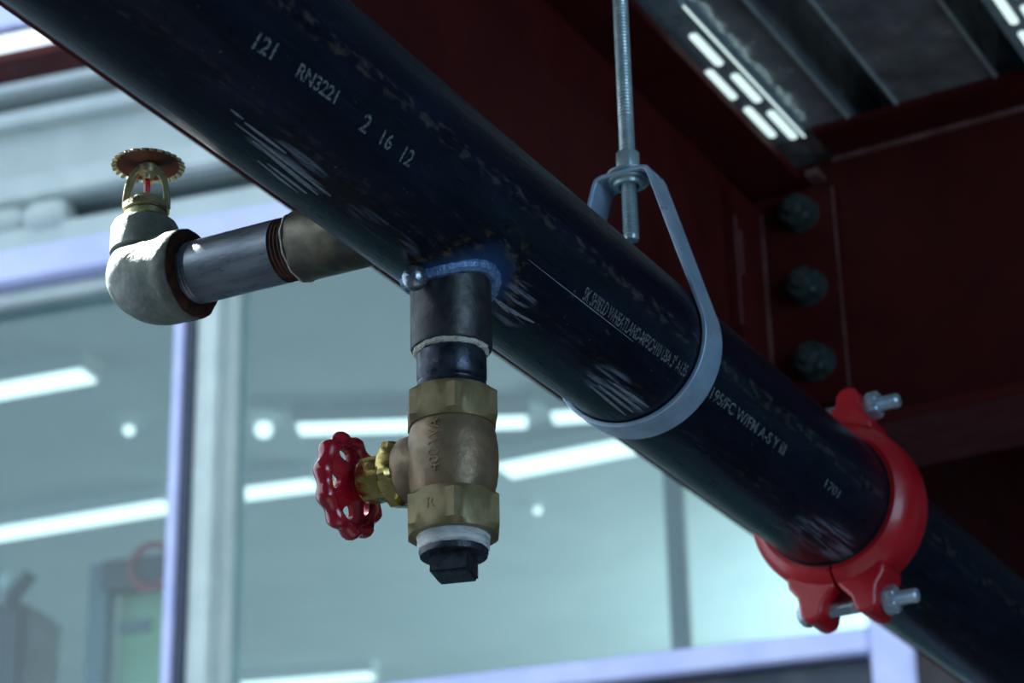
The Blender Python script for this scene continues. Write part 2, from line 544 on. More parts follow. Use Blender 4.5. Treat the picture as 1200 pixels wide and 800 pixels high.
sg2 = wsz(262, 500)[0]
sg3 = wsz(275, 500)[0]
wbox('mullion_gasket', sm1, sg1, -0.048, 0.06, z_sill_top, z_head_bot, M['gasket_blue'], win)
wbox('mullion_post', sg1, sg2, -0.04, 0.09, z_sill_top, z_head_bot, M['frame_grey'], win, 0.004)
wbox('mullion_bead', sg2, sg3, 0.0, 0.06, z_sill_top, z_head_bot, M['header'], win, 0.002)
wbox('pane', SL, sm0, 0.025, 0.031, z_sill_top, z_head_bot, M['glass'], win)
wbox('pane', sg3, s_post0, 0.025, 0.031, z_sill_top, z_head_bot, M['glass'], win)

# red roof-edge beam above the glazing at the far left
rb = thing('roof_edge_beam', WM @ Vector((-3, -0.5, 3.9)), 'dark red roof edge beam above the window at the far upper left', 'beam')
z_rb0 = wsz(0, 97, -0.21)[1]
z_rb1 = wsz(0, 66, -0.30)[1]
wbox('web', SL, 0.3, -0.26, -0.25, z_rb0, z_rb1, M['maroon'], rb)
wbox('bottom_flange', SL, 0.3, -0.30, -0.21, z_rb0 - 0.008, z_rb0, M['maroon'], rb)
wbox('top_flange', SL, 0.3, -0.30, -0.21, z_rb1, z_rb1 + 0.008, M['maroon'], rb)

zb = wsz(0, 34, -0.30)[1]
rl = thing('rooflight_bar', WM @ Vector((-3, -0.3, zb)), 'pale lavender rooflight bar above the white sky strip, top left corner', 'bar')
wbox('bar', SL, 0.3, -0.30, -0.27, zb, zb + 0.10, M['frame_blue'], rl, 0.004)
wbox('cap', SL, 0.3, -0.31, -0.26, zb + 0.10, zb + 0.11, M['frame_blue'], rl)

# ------------------------------------------------------------------ room beyond the glass
E1 = 7.0
ZC = 4.45
struct(wbox('ceiling_beyond', SL - 2, SR + 2, 0.14, E1, ZC, ZC + 0.1, M['far_ceiling']), 'pale ceiling of the room beyond the window')
struct(wbox('wall_beyond', SL - 2, SR + 2, E1, E1 + 0.1, 0, ZC, M['far_wall']), 'pale back wall of the room beyond the window')
struct(wbox('wall_beyond_left', SL - 2.1, SL - 2, 0.14, E1, 0, ZC, M['far_wall']), 'pale left wall of the room beyond the window')
struct(wbox('wall_beyond_right', SR + 2, SR + 2.1, 0.14, E1, 0, ZC, M['far_wall']), 'pale right wall of the room beyond the window')
struct(wbox('floor_beyond', SL - 2, SR + 2, 0.14, E1, -0.1, 0, M['far_wall']), 'floor of the room beyond the window')

def up_fill(name, s, e, z, energy, sx, sy):  # unseen upward fill, added to grade the far ceiling's brightness
    p = WM @ Vector((s, e, z))
    light(name, 'AREA', p, p + Vector((0.0, 0.001, 1)), energy, (0.88, 0.99, 1.0), shape='RECTANGLE', size=sx, size_y=sy)
up_fill('room_up_fill_main', 1.2, 3.9, 3.35, 135, 1.6, 1.2)
q_ = WM @ Vector((-0.6, 2.4, 3.0))
light('room_down_fill', 'AREA', q_, q_ - Vector((0, 0.001, 1)), 16, (0.86, 0.98, 1.0), shape='RECTANGLE', size=3.0, size_y=1.6)  # unseen downward fill, added for brighter reflections in the deck
up_fill('room_up_fill_side', -2.0, 3.6, 2.6, 4, 1.5, 1.5)

def strip(p0, p1, wpx, label, group='light strips in the room beyond the window'):
    """a linear luminaire fixed under the far ceiling between two sighted points"""
    zt = ZC - 0.05
    a = hit(p0[0], p0[1], 2, zt); b = hit(p1[0], p1[1], 2, zt)
    mid = (a + b) / 2
    half = wpx / FPX * (mid - CAM).length / 2
    root = thing('strip_light', mid, label, 'light', group)
    d = (b - a); L = d.length
    m = frame(a, (0, 0, 1), d)
    MB().box(0, L, -half * 1.02, half * 1.02, 0.004, 0.05, m).build('housing', M['white_paint'], root)
    MB().box(0.01, L - 0.01, -half, half, -0.006, 0.006, m, 0.004).build('diffuser', M['tube'], root)

strip((-20, 629), (203, 592), 36, 'long bright light strip crossing the left window pane low down')
strip((-20, 462), (108, 439), 38, 'bright light strip high in the left window pane')
strip((262, 582), (374, 567), 34, 'light strip between the window mullion and the red handwheel')
strip((586, 553), (742, 522), 46, 'light strip just right of the bronze valve body')
strip((345, 503), (622, 494), 32, 'level light strip passing behind the bronze valve')
strip((643, 490), (700, 486), 32, 'short light strip under the hanger strap')
strip((270, 806), (440, 792), 30, 'light strip low at the bottom of the window')

def spot(px, py, r, label):
    p = hit(px, py, 2, ZC - r - 0.006)
    root = thing('pendant_globe', p, label, 'light', 'globe lamps in the room beyond the window')
    m = Matrix.Translation(p)
    MB().lathe([(0.0, -r)] + [(r * math.cos(a), r * math.sin(a)) for a in [-PI / 2 + PI * i / 12 for i in range(1, 12)]] + [(0.0, r)], m, 24).build('globe', M['tube'], root)
    MB().lathe([(r * 0.7, r * 0.7), (r * 0.7, r + 0.006)], m, 16).build('collar', M['white_paint'], root)
spot(309, 503, 0.024, 'round bright globe lamp left of the level light strip')
spot(151, 504, 0.015, 'round globe lamp seen through the left window pane')
spot(630, 598, 0.012, 'round globe lamp below the strip right of the valve')

# column behind the glass
s0, _ = wsz(776, 560, 1.2); s1, _ = wsz(797, 560, 1.2)
colm = thing('hanging_column', WM @ Vector(((s0 + s1) / 2, 1.2, 0)), 'blue grey vertical column behind the glass below the pipe', 'column')
wbox('shaft', s0, s1, 1.2, 1.2 + (s1 - s0), 0.0, ZC, M['far_column'], colm, 0.006)
wbox('base_plate', s0 - 0.05, s1 + 0.05, 1.15, 1.25 + (s1 - s0), 0.0, 0.02, M['far_column'], colm)

# test rig glimpsed low in the left pane
e = 1.0
def rs(x, y): return wsz(x, y, e)
g0 = rs(142, 690); g1 = rs(206, 800)
rig = thing('test_rig', WM @ Vector((g0[0], e, 0)), 'blurred machine with pale green panel and red hoop in the left pane', 'machine')
wbox('panel', g0[0], g1[0], e, e + 0.03, 1.2, g0[1], M['green_panel'], rig)
p0 = rs(116, 668); p1 = rs(134, 765)
wbox('post', p0[0], p1[0], e - 0.05, e, 1.2, p0[1], M['far_column'], rig, 0.004)
wbox('foot', p0[0] - 0.05, p1[0] + 0.05, e - 0.08, e + 0.05, 0.0, 1.2, M['far_column'], rig, 0.004)
c0 = rs(132, 666); c1 = rs(204, 690)
wbox('crossbar', c0[0], c1[0], e - 0.06, e, c1[1], c0[1], M['teal_dark'], rig, 0.004)
c0 = rs(142, 730); c1 = rs(176, 739)
wbox('slot', c0[0], c1[0], e - 0.012, e, c1[1], c0[1], M['far_column'], rig)
h = rs(195, 675)
ctr = Vector((h[0], e - 0.08, h[1]))
MB().tube([WM @ (ctr + Vector((math.cos(a) * 0.055, 0, math.sin(a) * 0.055))) for a in [2 * PI * i / 28 for i in range(28)]], 0.009, 8, loop=True).build('hoop', M['far_red'], rig)
q0 = rs(10, 700); q1 = rs(34, 752)
mc = thing('dark_machine', WM @ Vector((q0[0], e, 0)), 'dark teal machine with raised arm at the lower left window corner', 'machine')
wbox('body', rs(-30, 745)[0], rs(28, 745)[0], e, e + 0.2, 0.0, rs(10, 703)[1], M['teal_dark'], mc, 0.02)
a = rs(16, 712); b = rs(44, 676)
MB().tube([WM @ Vector((a[0], e - 0.03, a[1])), WM @ Vector((b[0], e - 0.03, b[1]))], 0.018, 10).build('arm', M['teal_dark'], mc)
b = rs(18, 687)
MB().lathe([(0.0, -0.02), (0.02, -0.01), (0.02, 0.01), (0.0, 0.02)], frame(WM @ Vector((b[0], e - 0.04, b[1])), -WN), 20).build('lamp_head', M['white_paint'], mc)

# shelf items in the dark gap above the window (blurred fittings)
for k, (x, y, r) in enumerate(((8, 262, .034), (58, 256, .04), (30, 284, .022))):
    s_, z_ = wsz(x, y, 0.02)
    o = MB().lathe([(0.0, -0.05), (r * 0.8, -0.045), (r, -0.02), (r, 0.03), (r * 0.7, 0.05), (0.0, 0.05)], frame(WM @ Vector((s_, 0.02, z_)), WD), 20).build('wall_fitting', M['header'], None)
    tag(o, ('round grey fitting at the picture edge in the dark gap above the window', 'larger grey fitting left of the sprinkler in the dark gap', 'small grey fitting below the dark gap at far left')[k], 'fitting', 'grey fittings above the window')

# ------------------------------------------------------------------ maroon steelwork
XA, YB = -0.7661, 1.8958
def w(): return MB()
ga = thing('long_girder', (XA, 0.5, 2.76), 'long maroon steel girder running behind the pipe', 'beam')
TA = 0.008
w().box(XA - TA, XA, -3.2, 3.9, 2.77, 3.0586).build('web', M['maroon'], ga, 0)
w().box(XA - 0.065, XA + 0.0575, -3.2, 3.9, 3.0586, 3.0696, I4, 0.001).build('top_flange', M['maroon'], ga)
w().box(XA - 0.061, XA + 0.050, -3.2, 3.9, 2.76, 2.771, I4, 0.001).build('bottom_flange', M['maroon'], ga)
w().box(XA - 0.05, XA + 0.03, -3.2, 3.9, 3.0700, 3.0930).build('packer_plate', M['maroon'], ga)

gb = thing('cross_beam', (-0.2, YB, 2.78), 'maroon cross beam joining the girder at upper right', 'beam')
w().box(XA + 0.012, 3.2, YB, YB + 0.007, 2.795, 3.0861).build('web', M['maroon'], gb, 0)
w().box(XA + 0.085, 3.2, YB - 0.055, YB + 0.062, 3.0861, 3.0935, I4, 0.001).build('top_flange', M['maroon'], gb)
w().box(XA + 0.06, 3.2, YB - 0.055, YB + 0.062, 2.785, 2.796, I4, 0.001).build('bottom_flange', M['maroon'], gb)

ca = thing('clip_angle', (XA, YB, 2.84), 'maroon bolted clip angle joining the cross beam to the girder', 'bracket')
w().box(XA + 0.0005, -0.6815, YB - 0.0105, YB - 0.0005, 2.835, 3.056, I4, 0.0008).build('bolted_leg', M['maroon'], ca)
w().box(XA + 0.0005, XA + 0.0105, 1.818, YB - 0.0107, 2.835, 3.045, I4, 0.0008).build('welded_leg', M['maroon'], ca)
# scuffed bare edges of the angle
w().box(-0.6830, -0.6812, YB - 0.0112, YB - 0.0104, 2.845, 3.05).build('scuffed_edge', M['chip'], ca)
w().box(XA + 0.0104, XA + 0.0112, 1.818, 1.8205, 2.90, 3.01).build('scuffed_edge', M['chip'], ca)
w().box(XA + 0.0104, XA + 0.0112, 1.828, 1.832, 2.955, 3.0).build('scuffed_edge', M['chip'], ca)
w().box(XA + 0.0106, XA + 0.0125, YB - 0.014, YB - 0.0107, 2.86, 3.04).build('weld_line', M['chip'], ca)
w().box(-0.70, -0.688, YB - 0.03, YB - 0.0105, 3.058, 3.064).build('cope_edge', M['chip'], gb)
w().box(-0.6835, 0.4, YB - 0.0035, YB + 0.0005, 3.0815, 3.0858).build('fillet_line', M['chip'], gb)

def hexpoly(af, rot=0.0):
    R_ = af / 2 / math.cos(PI / 6)
    return [(R_ * math.cos(rot + PI / 3 * i), R_ * math.sin(rot + PI / 3 * i)) for i in range(6)]

def hexnut(mb, af, h, m, rot=0.0, chamfer=0.12, n=48):
    """hex nut with chamfered corners: intersection of hexagon and cone, as rings"""
    R_ = af / 2 / math.cos(PI / 6)
    def hr(a):
        a = (a - rot) % (PI / 3) - PI / 6
        return af / 2 / math.cos(a)
    rc = af / 2 * 1.0
    def ring(cap, z):
        out = []
        for i in range(n):
            a = rot + 2 * PI * i / n
            r = min(hr(a), cap)
            out.append(m @ Vector((r * math.cos(a), r * math.sin(a), z)))
        return out
    c = (R_ - rc) * 0.75
    mb.grid([ring(rc * 0.99, 0), ring(R_, c), ring(R_, h - c), ring(rc * 0.99, h)])
    return mb

me_w = me_n = me_b = None
for k, (bx, bz) in enumerate(((-0.7153, 3.0293), (-0.7133, 2.9523), (-0.7115, 2.8757))):
    m = frame((bx, YB - 0.0105, bz), (0, -1, 0))
    root = None
    a = MB().lathe([(0.010, 0), (0.0185, 0), (0.0185, 0.0035), (0.010, 0.0035)], m, 32).build('washer', M['bolt_dark'], ca)
    mb = MB(); hexnut(mb, 0.029, 0.016, m @ Matrix.Translation((0, 0, 0.0035)), 0.3 + k)
    b = mb.build('nut', M['bolt_dark'], ca)
    MB().lathe([(0.008, 0.0), (0.008, 0.024), (0.0068, 0.026), (0.0, 0.026)], m, 24).build('bolt_end', M['bolt_dark'], b)

# ------------------------------------------------------------------ slotted light fixture on the deck edge
fx = thing('slotted_light', (-0.712, 1.72, 3.07), 'slotted galvanised light fixture beside the girder with an added glowing edge strip', 'light')
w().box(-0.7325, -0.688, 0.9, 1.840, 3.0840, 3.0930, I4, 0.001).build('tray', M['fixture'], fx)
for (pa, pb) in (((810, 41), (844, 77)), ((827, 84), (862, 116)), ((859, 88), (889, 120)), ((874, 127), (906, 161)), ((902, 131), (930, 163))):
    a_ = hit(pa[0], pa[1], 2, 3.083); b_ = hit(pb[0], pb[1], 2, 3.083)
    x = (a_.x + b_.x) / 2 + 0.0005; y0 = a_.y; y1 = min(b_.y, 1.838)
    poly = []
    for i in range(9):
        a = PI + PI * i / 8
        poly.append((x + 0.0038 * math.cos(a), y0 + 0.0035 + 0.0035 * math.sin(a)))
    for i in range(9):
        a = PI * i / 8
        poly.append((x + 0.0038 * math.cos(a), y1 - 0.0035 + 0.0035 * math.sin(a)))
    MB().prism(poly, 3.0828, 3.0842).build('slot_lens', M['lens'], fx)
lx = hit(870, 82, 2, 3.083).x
w().box(lx - 0.0010, lx + 0.0010, 1.575, 1.838, 3.0822, 3.0842, I4, 0.0006).build('edge_glow', M['lens'], fx)  # glow put in for the bright line along the deck edge

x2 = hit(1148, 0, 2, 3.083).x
fx2 = thing('slotted_light', (x2 + 0.02, 1.6, 3.07), 'added slotted light fixture for the bright top right deck corner', 'light', 'slotted deck lights')  # second fixture added to make the bright patch in this corner
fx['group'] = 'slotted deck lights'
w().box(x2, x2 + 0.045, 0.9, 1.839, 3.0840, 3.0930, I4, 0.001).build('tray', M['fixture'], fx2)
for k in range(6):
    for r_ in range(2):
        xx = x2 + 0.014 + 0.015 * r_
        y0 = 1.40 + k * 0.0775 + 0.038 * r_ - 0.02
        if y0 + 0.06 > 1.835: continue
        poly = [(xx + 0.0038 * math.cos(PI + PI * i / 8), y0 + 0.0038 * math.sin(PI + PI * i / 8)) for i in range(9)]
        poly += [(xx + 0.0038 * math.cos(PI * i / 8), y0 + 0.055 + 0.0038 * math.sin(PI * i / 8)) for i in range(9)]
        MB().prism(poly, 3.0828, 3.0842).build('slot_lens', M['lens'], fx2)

# ------------------------------------------------------------------ main pipe
YC = 1.396                        # centre of the grooved coupling
def pipe_section(name, y0, y1, label):
    root = thing(name, (PX, (y0 + y1) / 2, PZ), label, 'pipe')
    m = frame((PX, y0, PZ), (0, 1, 0), (1, 0, 0))
    L = y1 - y0
    MB().lathe([(PR - 0.004, 0), (PR, 0.0), (PR, L), (PR - 0.004, L)], m, 128, caps=False).build('pipe_wall', M['pipe'], root)
    return root
main = pipe_section('main_pipe', -3.2, YC - 0.0015, 'long black steel pipe with stencilled lettering crossing the whole picture')
far = pipe_section('far_pipe', YC + 0.0015, 4.5, 'black steel pipe continuing beyond the red coupling at lower right')

# lettering bent round the pipe
def font_mesh(body, bold=0.0):
    cu = bpy.data.curves.new('lettering', 'FONT')
    cu.body = body
    cu.size = 1.0
    cu.offset = bold
    o = bpy.data.objects.new('lettering_source', cu)
    COL.objects.link(o)
    dg = bpy.context.evaluated_depsgraph_get()
    me = bpy.data.meshes.new_from_object(o.evaluated_get(dg))
    bpy.data.objects.remove(o)
    bpy.data.curves.remove(cu)
    return me

def pipe_text(body, base0, base1, top0, parent=main, lift=0.00025, shear=0.0):
    me = font_mesh(body, 0.018)
    xs = [v.co.x for v in me.vertices]; ys = [v.co.y for v in me.vertices]
    x0, x1 = min(xs), max(xs); yb, yt = min(ys), max(ys)
    Y0, T0 = pipe_hit(*base0); Y1, T1 = pipe_hit(*base1); Yt, Tt = pipe_hit(*top0)
    for v in me.vertices:
        u = (v.co.x - x0) / (x1 - x0); q = (v.co.y - yb) / (yt - yb)
        yy = Y0 + (Y1 - Y0) * u + (Yt - Y0) * q * 0.6
        th = T0 + (T1 - T0) * u + (Tt - T0) * q
        r = PR + lift
        v.co = Vector((PX + r * math.sin(th), yy, PZ - r * math.cos(th)))
    o = obj('stencil_lettering', me, M['stencil'], parent, 0)
    return o

pipe_text('121', (294, 56), (317, 70), (304, 37))
pipe_text('RN3221', (345, 89), (391, 122), (352, 72))
pipe_text('2', (419, 151), (427, 157), (429, 131))
pipe_text('16', (443, 168), (455, 177), (450, 150))
pipe_text('12', (467, 188), (478, 196), (476, 170))
pipe_text('SK SHIELD WHEATLAND-MFSCH10 USA 3" A135', (681, 350), (801, 442), (687, 334))
pipe_text('A195/FC W/FM A-S Y III', (822, 459), (917, 534), (827, 445))
pipe_text('1701', (965, 570), (981, 584), (969, 560))

# long scratches
def scratch(p0, p1, wd):
    a = pipe_hit(*p0); b = pipe_hit(*p1)
    rings = []
    N = 24
    for i in range(N + 1):
        u = i / N
        yy = a[0] + (b[0] - a[0]) * u; th = a[1] + (b[1] - a[1]) * u
        ww = wd / PR * (0.4 + 0.6 * math.sin(PI * min(1, max(0.02, u))))
        rings.append([Vector((PX + (PR + h_) * math.sin(th + s_ * ww), yy, PZ - (PR + h_) * math.cos(th + s_ * ww))) for s_, h_ in ((-1, 0.0), (1, 0.0), (1, 0.00012), (-1, 0.00012))])
    MB().grid(rings).build('scratch_mark', M['scratch'], main, 0)
scratch((619, 304), (742, 400), 0.00022)
for i in range(9):                       # dash-like rub marks above the branch
    x, y = 272 + 4.2 * i + random.uniform(-5, 5), 128 + 8.2 * i
    k = (20, 60, 96, 84, 70, 88, 62, 54, 40)[i] * random.uniform(0.7, 1.0)
    x += (0, 10, 0, 24, 6, 12, 20, 4, 14)[i]; y += (0, 10, 0, 24, 6, 12, 20, 4, 14)[i] * 0.72
    scratch((x, y), (x + k, y + k * random.uniform(0.74, 0.82)), random.uniform(0.0004, 0.0010))
for i in range(4):
    scratch((575 + i * 9, 345 + i * 7), (596 + i * 10, 366 + i * 4), 0.0008)
for i in range(4):
    scratch((692 + i * 9, 452 - i * 1), (733 + i * 9, 486 - i * 3), 0.0009)

# ------------------------------------------------------------------ welded outlets (parts of the main pipe)
def saddle(r, axis, n, extra=0.0):
    pts = []
    for i in range(n):
        a = 2 * PI * i / n
        if axis == 'down':
            x = r * math.cos(a)
            pts.append(Vector((PX + x, VY + r * math.sin(a), PZ - math.sqrt(PR ** 2 - x * x) - extra)))
        else:
            z = r * math.cos(a)
            pts.append(Vector((PX - math.sqrt(PR ** 2 - z * z) - extra, VY + r * math.sin(a), PZ + z)))
    return pts

VM = Matrix.Translation((PX, VY, 0))
SOC = MB().lathe([(0.0163, 2.472), (0.0163, 2.4652), (0.0175, 2.4638), (0.0190, 2.4640), (0.0196, 2.4652), (0.0196, PZ - 0.030)], VM, 64, caps=False).build('drain_outlet', M['black_steel'], main)
pts = saddle(0.0208, 'down', 80)
rip = [0.0030 + 0.00018 * math.sin(i * 1.9) for i in range(80)]
wb_ = MB()
rings = []
for i, p in enumerate(pts):
    tdir = (pts[(i + 1) % 80] - pts[i - 1]).normalized()
    nx = (p - Vector((PX, VY, p.z))).normalized()
    nx = (nx - tdir * nx.dot(tdir)).normalized(); ny = tdir.cross(nx)
    rings.append([p + (nx * math.cos(2 * PI * k / 10) + ny * math.sin(2 * PI * k / 10)) * rip[i] * 1.25 for k in range(10)])
wb_.grid(rings, loop=True).build('drain_weld', M['weld'], main)
# domed steel button beside the outlet
bd = (-RT * 0.72 - FW * 0.9 + Vector((0, 0, -0.10))).normalized()
bpos = hit(485, 326, 2, PZ - 0.0415)
bpos = CAM + ray(485, 326) * 1.118
MB().lathe([(0.0045, -0.014), (0.0058, -0.006), (0.0062, -0.002), (0.0060, 0.0012), (0.0046, 0.0038), (0.0022, 0.0052), (0.0, 0.0055)], frame(bpos, (-FW - RT * 0.15 - UP * 0.1)), 32).build('weld_button', M['button'], main)

BD = Vector((-1, 0, 0.03)).normalized()          # direction of the sprinkler branch
BO = Vector((PX, VY, PZ - 0.00135))
def bm_(t): return frame(BO + BD * t, BD, (0, 0, 1))
MB().lathe([(0.0183, 0.030), (0.0183, 0.0860), (0.0176, 0.0875), (0.0163, 0.0872), (0.0163, 0.080)], bm_(0), 64, caps=False).build('branch_outlet', M['outlet'], main)
MB().tube(saddle(0.0195, 'side', 64), 0.0035, 8, loop=True).build('branch_weld', M['weld_dull'], main)
MB().lathe([(0.0166, 0.0869), (0.0185, 0.0872), (0.0184, 0.0882), (0.0166, 0.0884)], bm_(0), 72, caps=False,
           wob=lambda a, k: 1 + 0.02 * math.sin(3 * a) + 0.02 * math.sin(11 * a)).build('sealant_rim', M['sealant'], main)

# ------------------------------------------------------------------ branch nipple, elbow, sprinkler
bn = thing('branch_nipple', BO + BD * 0.12, 'bare steel pipe nipple between the main pipe and the sprinkler elbow', 'pipe')
TE = 0.1545                      # elbow face
MB().lathe([(0.0167, 0.0975), (0.0167, TE - 0.006)], bm_(0), 64, caps=False).build('tube', M['nipple'], bn)
def threads(r, z0, z1, pitch, depth):
    out = []
    n = int(round((z1 - z0) / pitch))
    for i in range(n):
        a = z0 + (z1 - z0) * i / n
        b = z0 + (z1 - z0) * (i + 0.5) / n
        out += [(r, a), (r - depth, b)]
    out.append((r, z1))
    return out
MB().lathe([(0.0150, 0.084)] + threads(0.0166, 0.086, 0.0975, 0.0021, 0.0008), bm_(0), 64, caps=False).build('thread', M['rust_thread'], bn)
MB().lathe(threads(0.0166, TE - 0.006, TE + 0.006, 0.0021, 0.0007), bm_(0), 64, caps=False).build('thread', M['nipple'], bn)

TX = 0.1872
EC = BO + BD * TX
el = thing('pipe_elbow', EC, 'pale grey cast elbow carrying the upright sprinkler', 'elbow')
def elbow():
    rings = []
    n = 48
    ex = BD; ez = Vector((0, 0, 1))
    br = 0.017
    def ring(c, ax, r):
        side = Vector((0, 1, 0))
        nn = ax.cross(side).normalized()
        return [c + (side * math.cos(2 * PI * i / n) + nn * math.sin(2 * PI * i / n)) * r for i in range(n)]
    fx_ = -(TX - TE)
    # horizontal mouth, from the bore outwards
    for t, r in ((fx_ + 0.004, 0.0176), (fx_ + 0.0006, 0.0182), (fx_, 0.0226), (fx_ + 0.0012, 0.0240), (fx_ + 0.0085, 0.0242), (fx_ + 0.0112, 0.0236)):
        rings.append(ring(EC + ex * t, ex, r))
    # bend: quarter turn from +BD to +Z
    c0 = EC + ex * (-br) + ez * br
    for i in range(0, 13):
        a = PI / 2 * i / 12
        c = c0 + ex * (br * math.sin(a)) - ez * (br * math.cos(a))
        ax = (ex * math.cos(a) + ez * math.sin(a)).normalized()
        u = i / 12
        r = 0.0238 - 0.0010 * u if u < 0.6 else 0.0232 - 0.0068 * ((u - 0.6) / 0.4) ** 1.3
        rings.append(ring(c, ax, r))
    # vertical socket with its band
    for z, r in ((br + 0.0005, 0.0160), (br + 0.0015, 0.0180), (br + 0.016, 0.0180), (br + 0.0185, 0.0168), (br + 0.0187, 0.012)):
        rings.append(ring(EC + ez * z, ez, r))
    mb = MB()
    mb.grid(rings, caps=False)
    return mb
elbow().build('elbow_body', M['elbow'], el, 50)
MB().lathe([(0.0170, TE - 0.0012), (0.0190, TE - 0.0016), (0.0222, TE - 0.0008), (0.0236, TE + 0.0004), (0.0200, TE + 0.0010), (0.0172, TE + 0.0010)], bm_(0), 72, caps=False,
           wob=lambda a, k: 1 + 0.012 * math.sin(7 * a + k) + 0.01 * math.sin(17 * a)).build('rusty_rim', M['rust'], el)
ZE = EC.z + 0.017 + 0.0187
sp = thing('sprinkler_head', (EC.x, EC.y, ZE), 'upright brass sprinkler head with toothed round deflector and red glass bulb', 'sprinkler')
SM = frame((EC.x, EC.y, ZE), (0, 0, 1), RT)
MB().lathe([(0.0112, 0.0003), (0.0122, 0.001), (0.0112, 0.0022), (0.0104, 0.003), (0.0104, 0.0045)], SM, 48).build('thread', M['sealant'], sp)
MB().lathe([(0.0104, 0.003), (0.0116, 0.0036), (0.0116, 0.0060), (0.0104, 0.0066), (0.0104, 0.0076)], SM, 48).build('base_ring', M['sprinkler'], sp)
mb = MB()
mb.prism([(0.0128 * math.cos(PI / 8 + PI / 4 * i) * (1.04 if i % 2 else 1.0), 0.0128 * math.sin(PI / 8 + PI / 4 * i)) for i in range(8)], 0.0076, 0.0122, SM, 0.0006)
boss = mb.build('wrench_boss', M['sprinkler'], sp)
MB().lathe([(0.0092, 0.0120), (0.0088, 0.0145), (0.0066, 0.0165), (0.0042, 0.0172), (0.0, 0.0172)], SM, 32).build('orifice_cap', M['sprinkler'], sp)
MB().lathe([(0.0036, 0.0170), (0.0038, 0.0178), (0.0030, 0.0186), (0.0, 0.0186)], SM, 24).build('bulb_seat', M['deflector'], sp)
MB().lathe([(0.0, 0.0184), (0.0014, 0.0188), (0.0017, 0.0205), (0.0018, 0.0245), (0.0016, 0.0268), (0.0009, 0.0276), (0.0, 0.0277)], SM, 20).build('glass_bulb', M['bulb'], sp)
HD = 0.0365                        # height of the deflector
MB().lathe([(0.0026, 0.0272), (0.0030, 0.0285), (0.0030, 0.0300), (0.0044, 0.0312), (0.0050, HD - 0.001), (0.0038, HD), (0.0, HD)], SM, 28).build('apex_screw', M['sprinkler'], sp)
for sgn in (-1, 1):
    path = [(0.0110, 0.0105), (0.0108, 0.016), (0.0102, 0.0215), (0.0092, 0.0260), (0.0076, 0.0298), (0.0052, 0.0330), (0.0026, 0.0345)]
    rings = []
    for i, (px_, pz_) in enumerate(path):
        a_ = path[max(0, i - 1)]; b_ = path[min(len(path) - 1, i + 1)]
        t2 = Vector((b_[0] - a_[0], 0, b_[1] - a_[1])).normalized()
        nn = Vector((t2.z, 0, -t2.x))
        wy, wx = 0.0026, 0.0017
        rings.append([SM @ (Vector((sgn * (px_ + nn.x * q * wx), p * wy, pz_ + nn.z * q * wx))) for p, q in ((-1, -1), (1, -1), (1, 1), (-1, 1))])
    MB().grid(rings).build('frame_arm', M['sprinkler'], sp, 50, 0.0005)
# deflector: dished plate with separate teeth on its rim
RD = 0.0172
dm = SM @ Matrix.Translation((0, 0, HD))
dfl = MB().lathe([(0.0, -0.0002), (0.004, -0.0002), (0.008, 0.0), (RD, -0.0004), (RD + 0.0004, 0.0003), (RD, 0.0010), (0.008, 0.0014), (0.0, 0.0012)], dm, 64).build('deflector', M['deflector'], sp)
NT_ = 26
for i in range(NT_):
    a = 2 * PI * (i + 0.5) / NT_
    m = dm @ Matrix.Rotation(a, 4, 'Z') @ Matrix.Translation((RD - 0.0006, 0, 0.0002)) @ Matrix.Rotation(math.radians(24), 4, 'Y')
    MB().prism([(0, -0.0012), (0.0026, -0.0013), (0.0033, -0.0008), (0.0033, 0.0008), (0.0026, 0.0013), (0, 0.0012)], -0.0005, 0.0007, m).build('tooth', M['sprinkler'], dfl)
# stamped characters on the wrench boss
def flat_text(body, m, size, mat, parent, depth=0.0002):
    me = font_mesh(body)
    xs = [v.co.x for v in me.vertices]; ys = [v.co.y for v in me.vertices]
    cx, cy = (min(xs) + max(xs)) / 2, (min(ys) + max(ys)) / 2
    hh = max(ys) - min(ys)
    bm = bmesh.new(); bm.from_mesh(me)
    r = bmesh.ops.extrude_face_region(bm, geom=bm.faces[:])
    for v in r['geom']:
        if isinstance(v, bmesh.types.BMVert): v.co.z += depth / size * hh
    for v in bm.verts:
        v.co = m @ Vector(((v.co.x - cx) * size / hh, (v.co.y - cy) * size / hh, v.co.z * size / hh))
    bmesh.ops.recalc_face_normals(bm, faces=bm.faces)
    bm.to_mesh(me); bm.free()
    return obj('lettering', me, mat, parent, 0)
fd = (-FW.x, -FW.y, 0)
dirv = (Vector(fd).normalized() - RT * 0.42).normalized()
dirv = Vector((dirv.x, dirv.y, 0)).normalized()
flat_text('2013', frame(Vector((EC.x, EC.y, ZE + 0.0099)) + dirv * 0.01265, dirv, Vector((0, 0, 1)).cross(dirv)), 0.0027, M['black_ink'], boss)

# ------------------------------------------------------------------ drain: nipple, valve, plug
dn = thing('drain_nipple', (PX, VY, 2.45), 'short dark threaded nipple between the drain outlet and the bronze valve', 'pipe')
MB().lathe([(0.0150, 2.432)] + threads(0.0164, 2.434, 2.4445, 0.0021, 0.0007) + [(0.0167, 2.4455), (0.0160, 2.4475), (0.0167, 2.4490), (0.0167, 2.4600), (0.0162, 2.4620), (0.0162, 2.470)], VM, 64, caps=False).build('tube', M['thread_dark'], dn)
MB().lathe([(0.0162, 2.4655), (0.0176, 2.4648), (0.0182, 2.4636), (0.0176, 2.4622), (0.0165, 2.4616), (0.0162, 2.463)], VM, 96, caps=False,
           wob=lambda a, k: 1 + (0.018 * math.sin(5 * a + k) + 0.014 * math.sin(13 * a) + 0.012 * math.sin(23 * a + 2 * k)) * (k in (2, 3, 4))).build('sealant_ring', M['sealant'], dn)

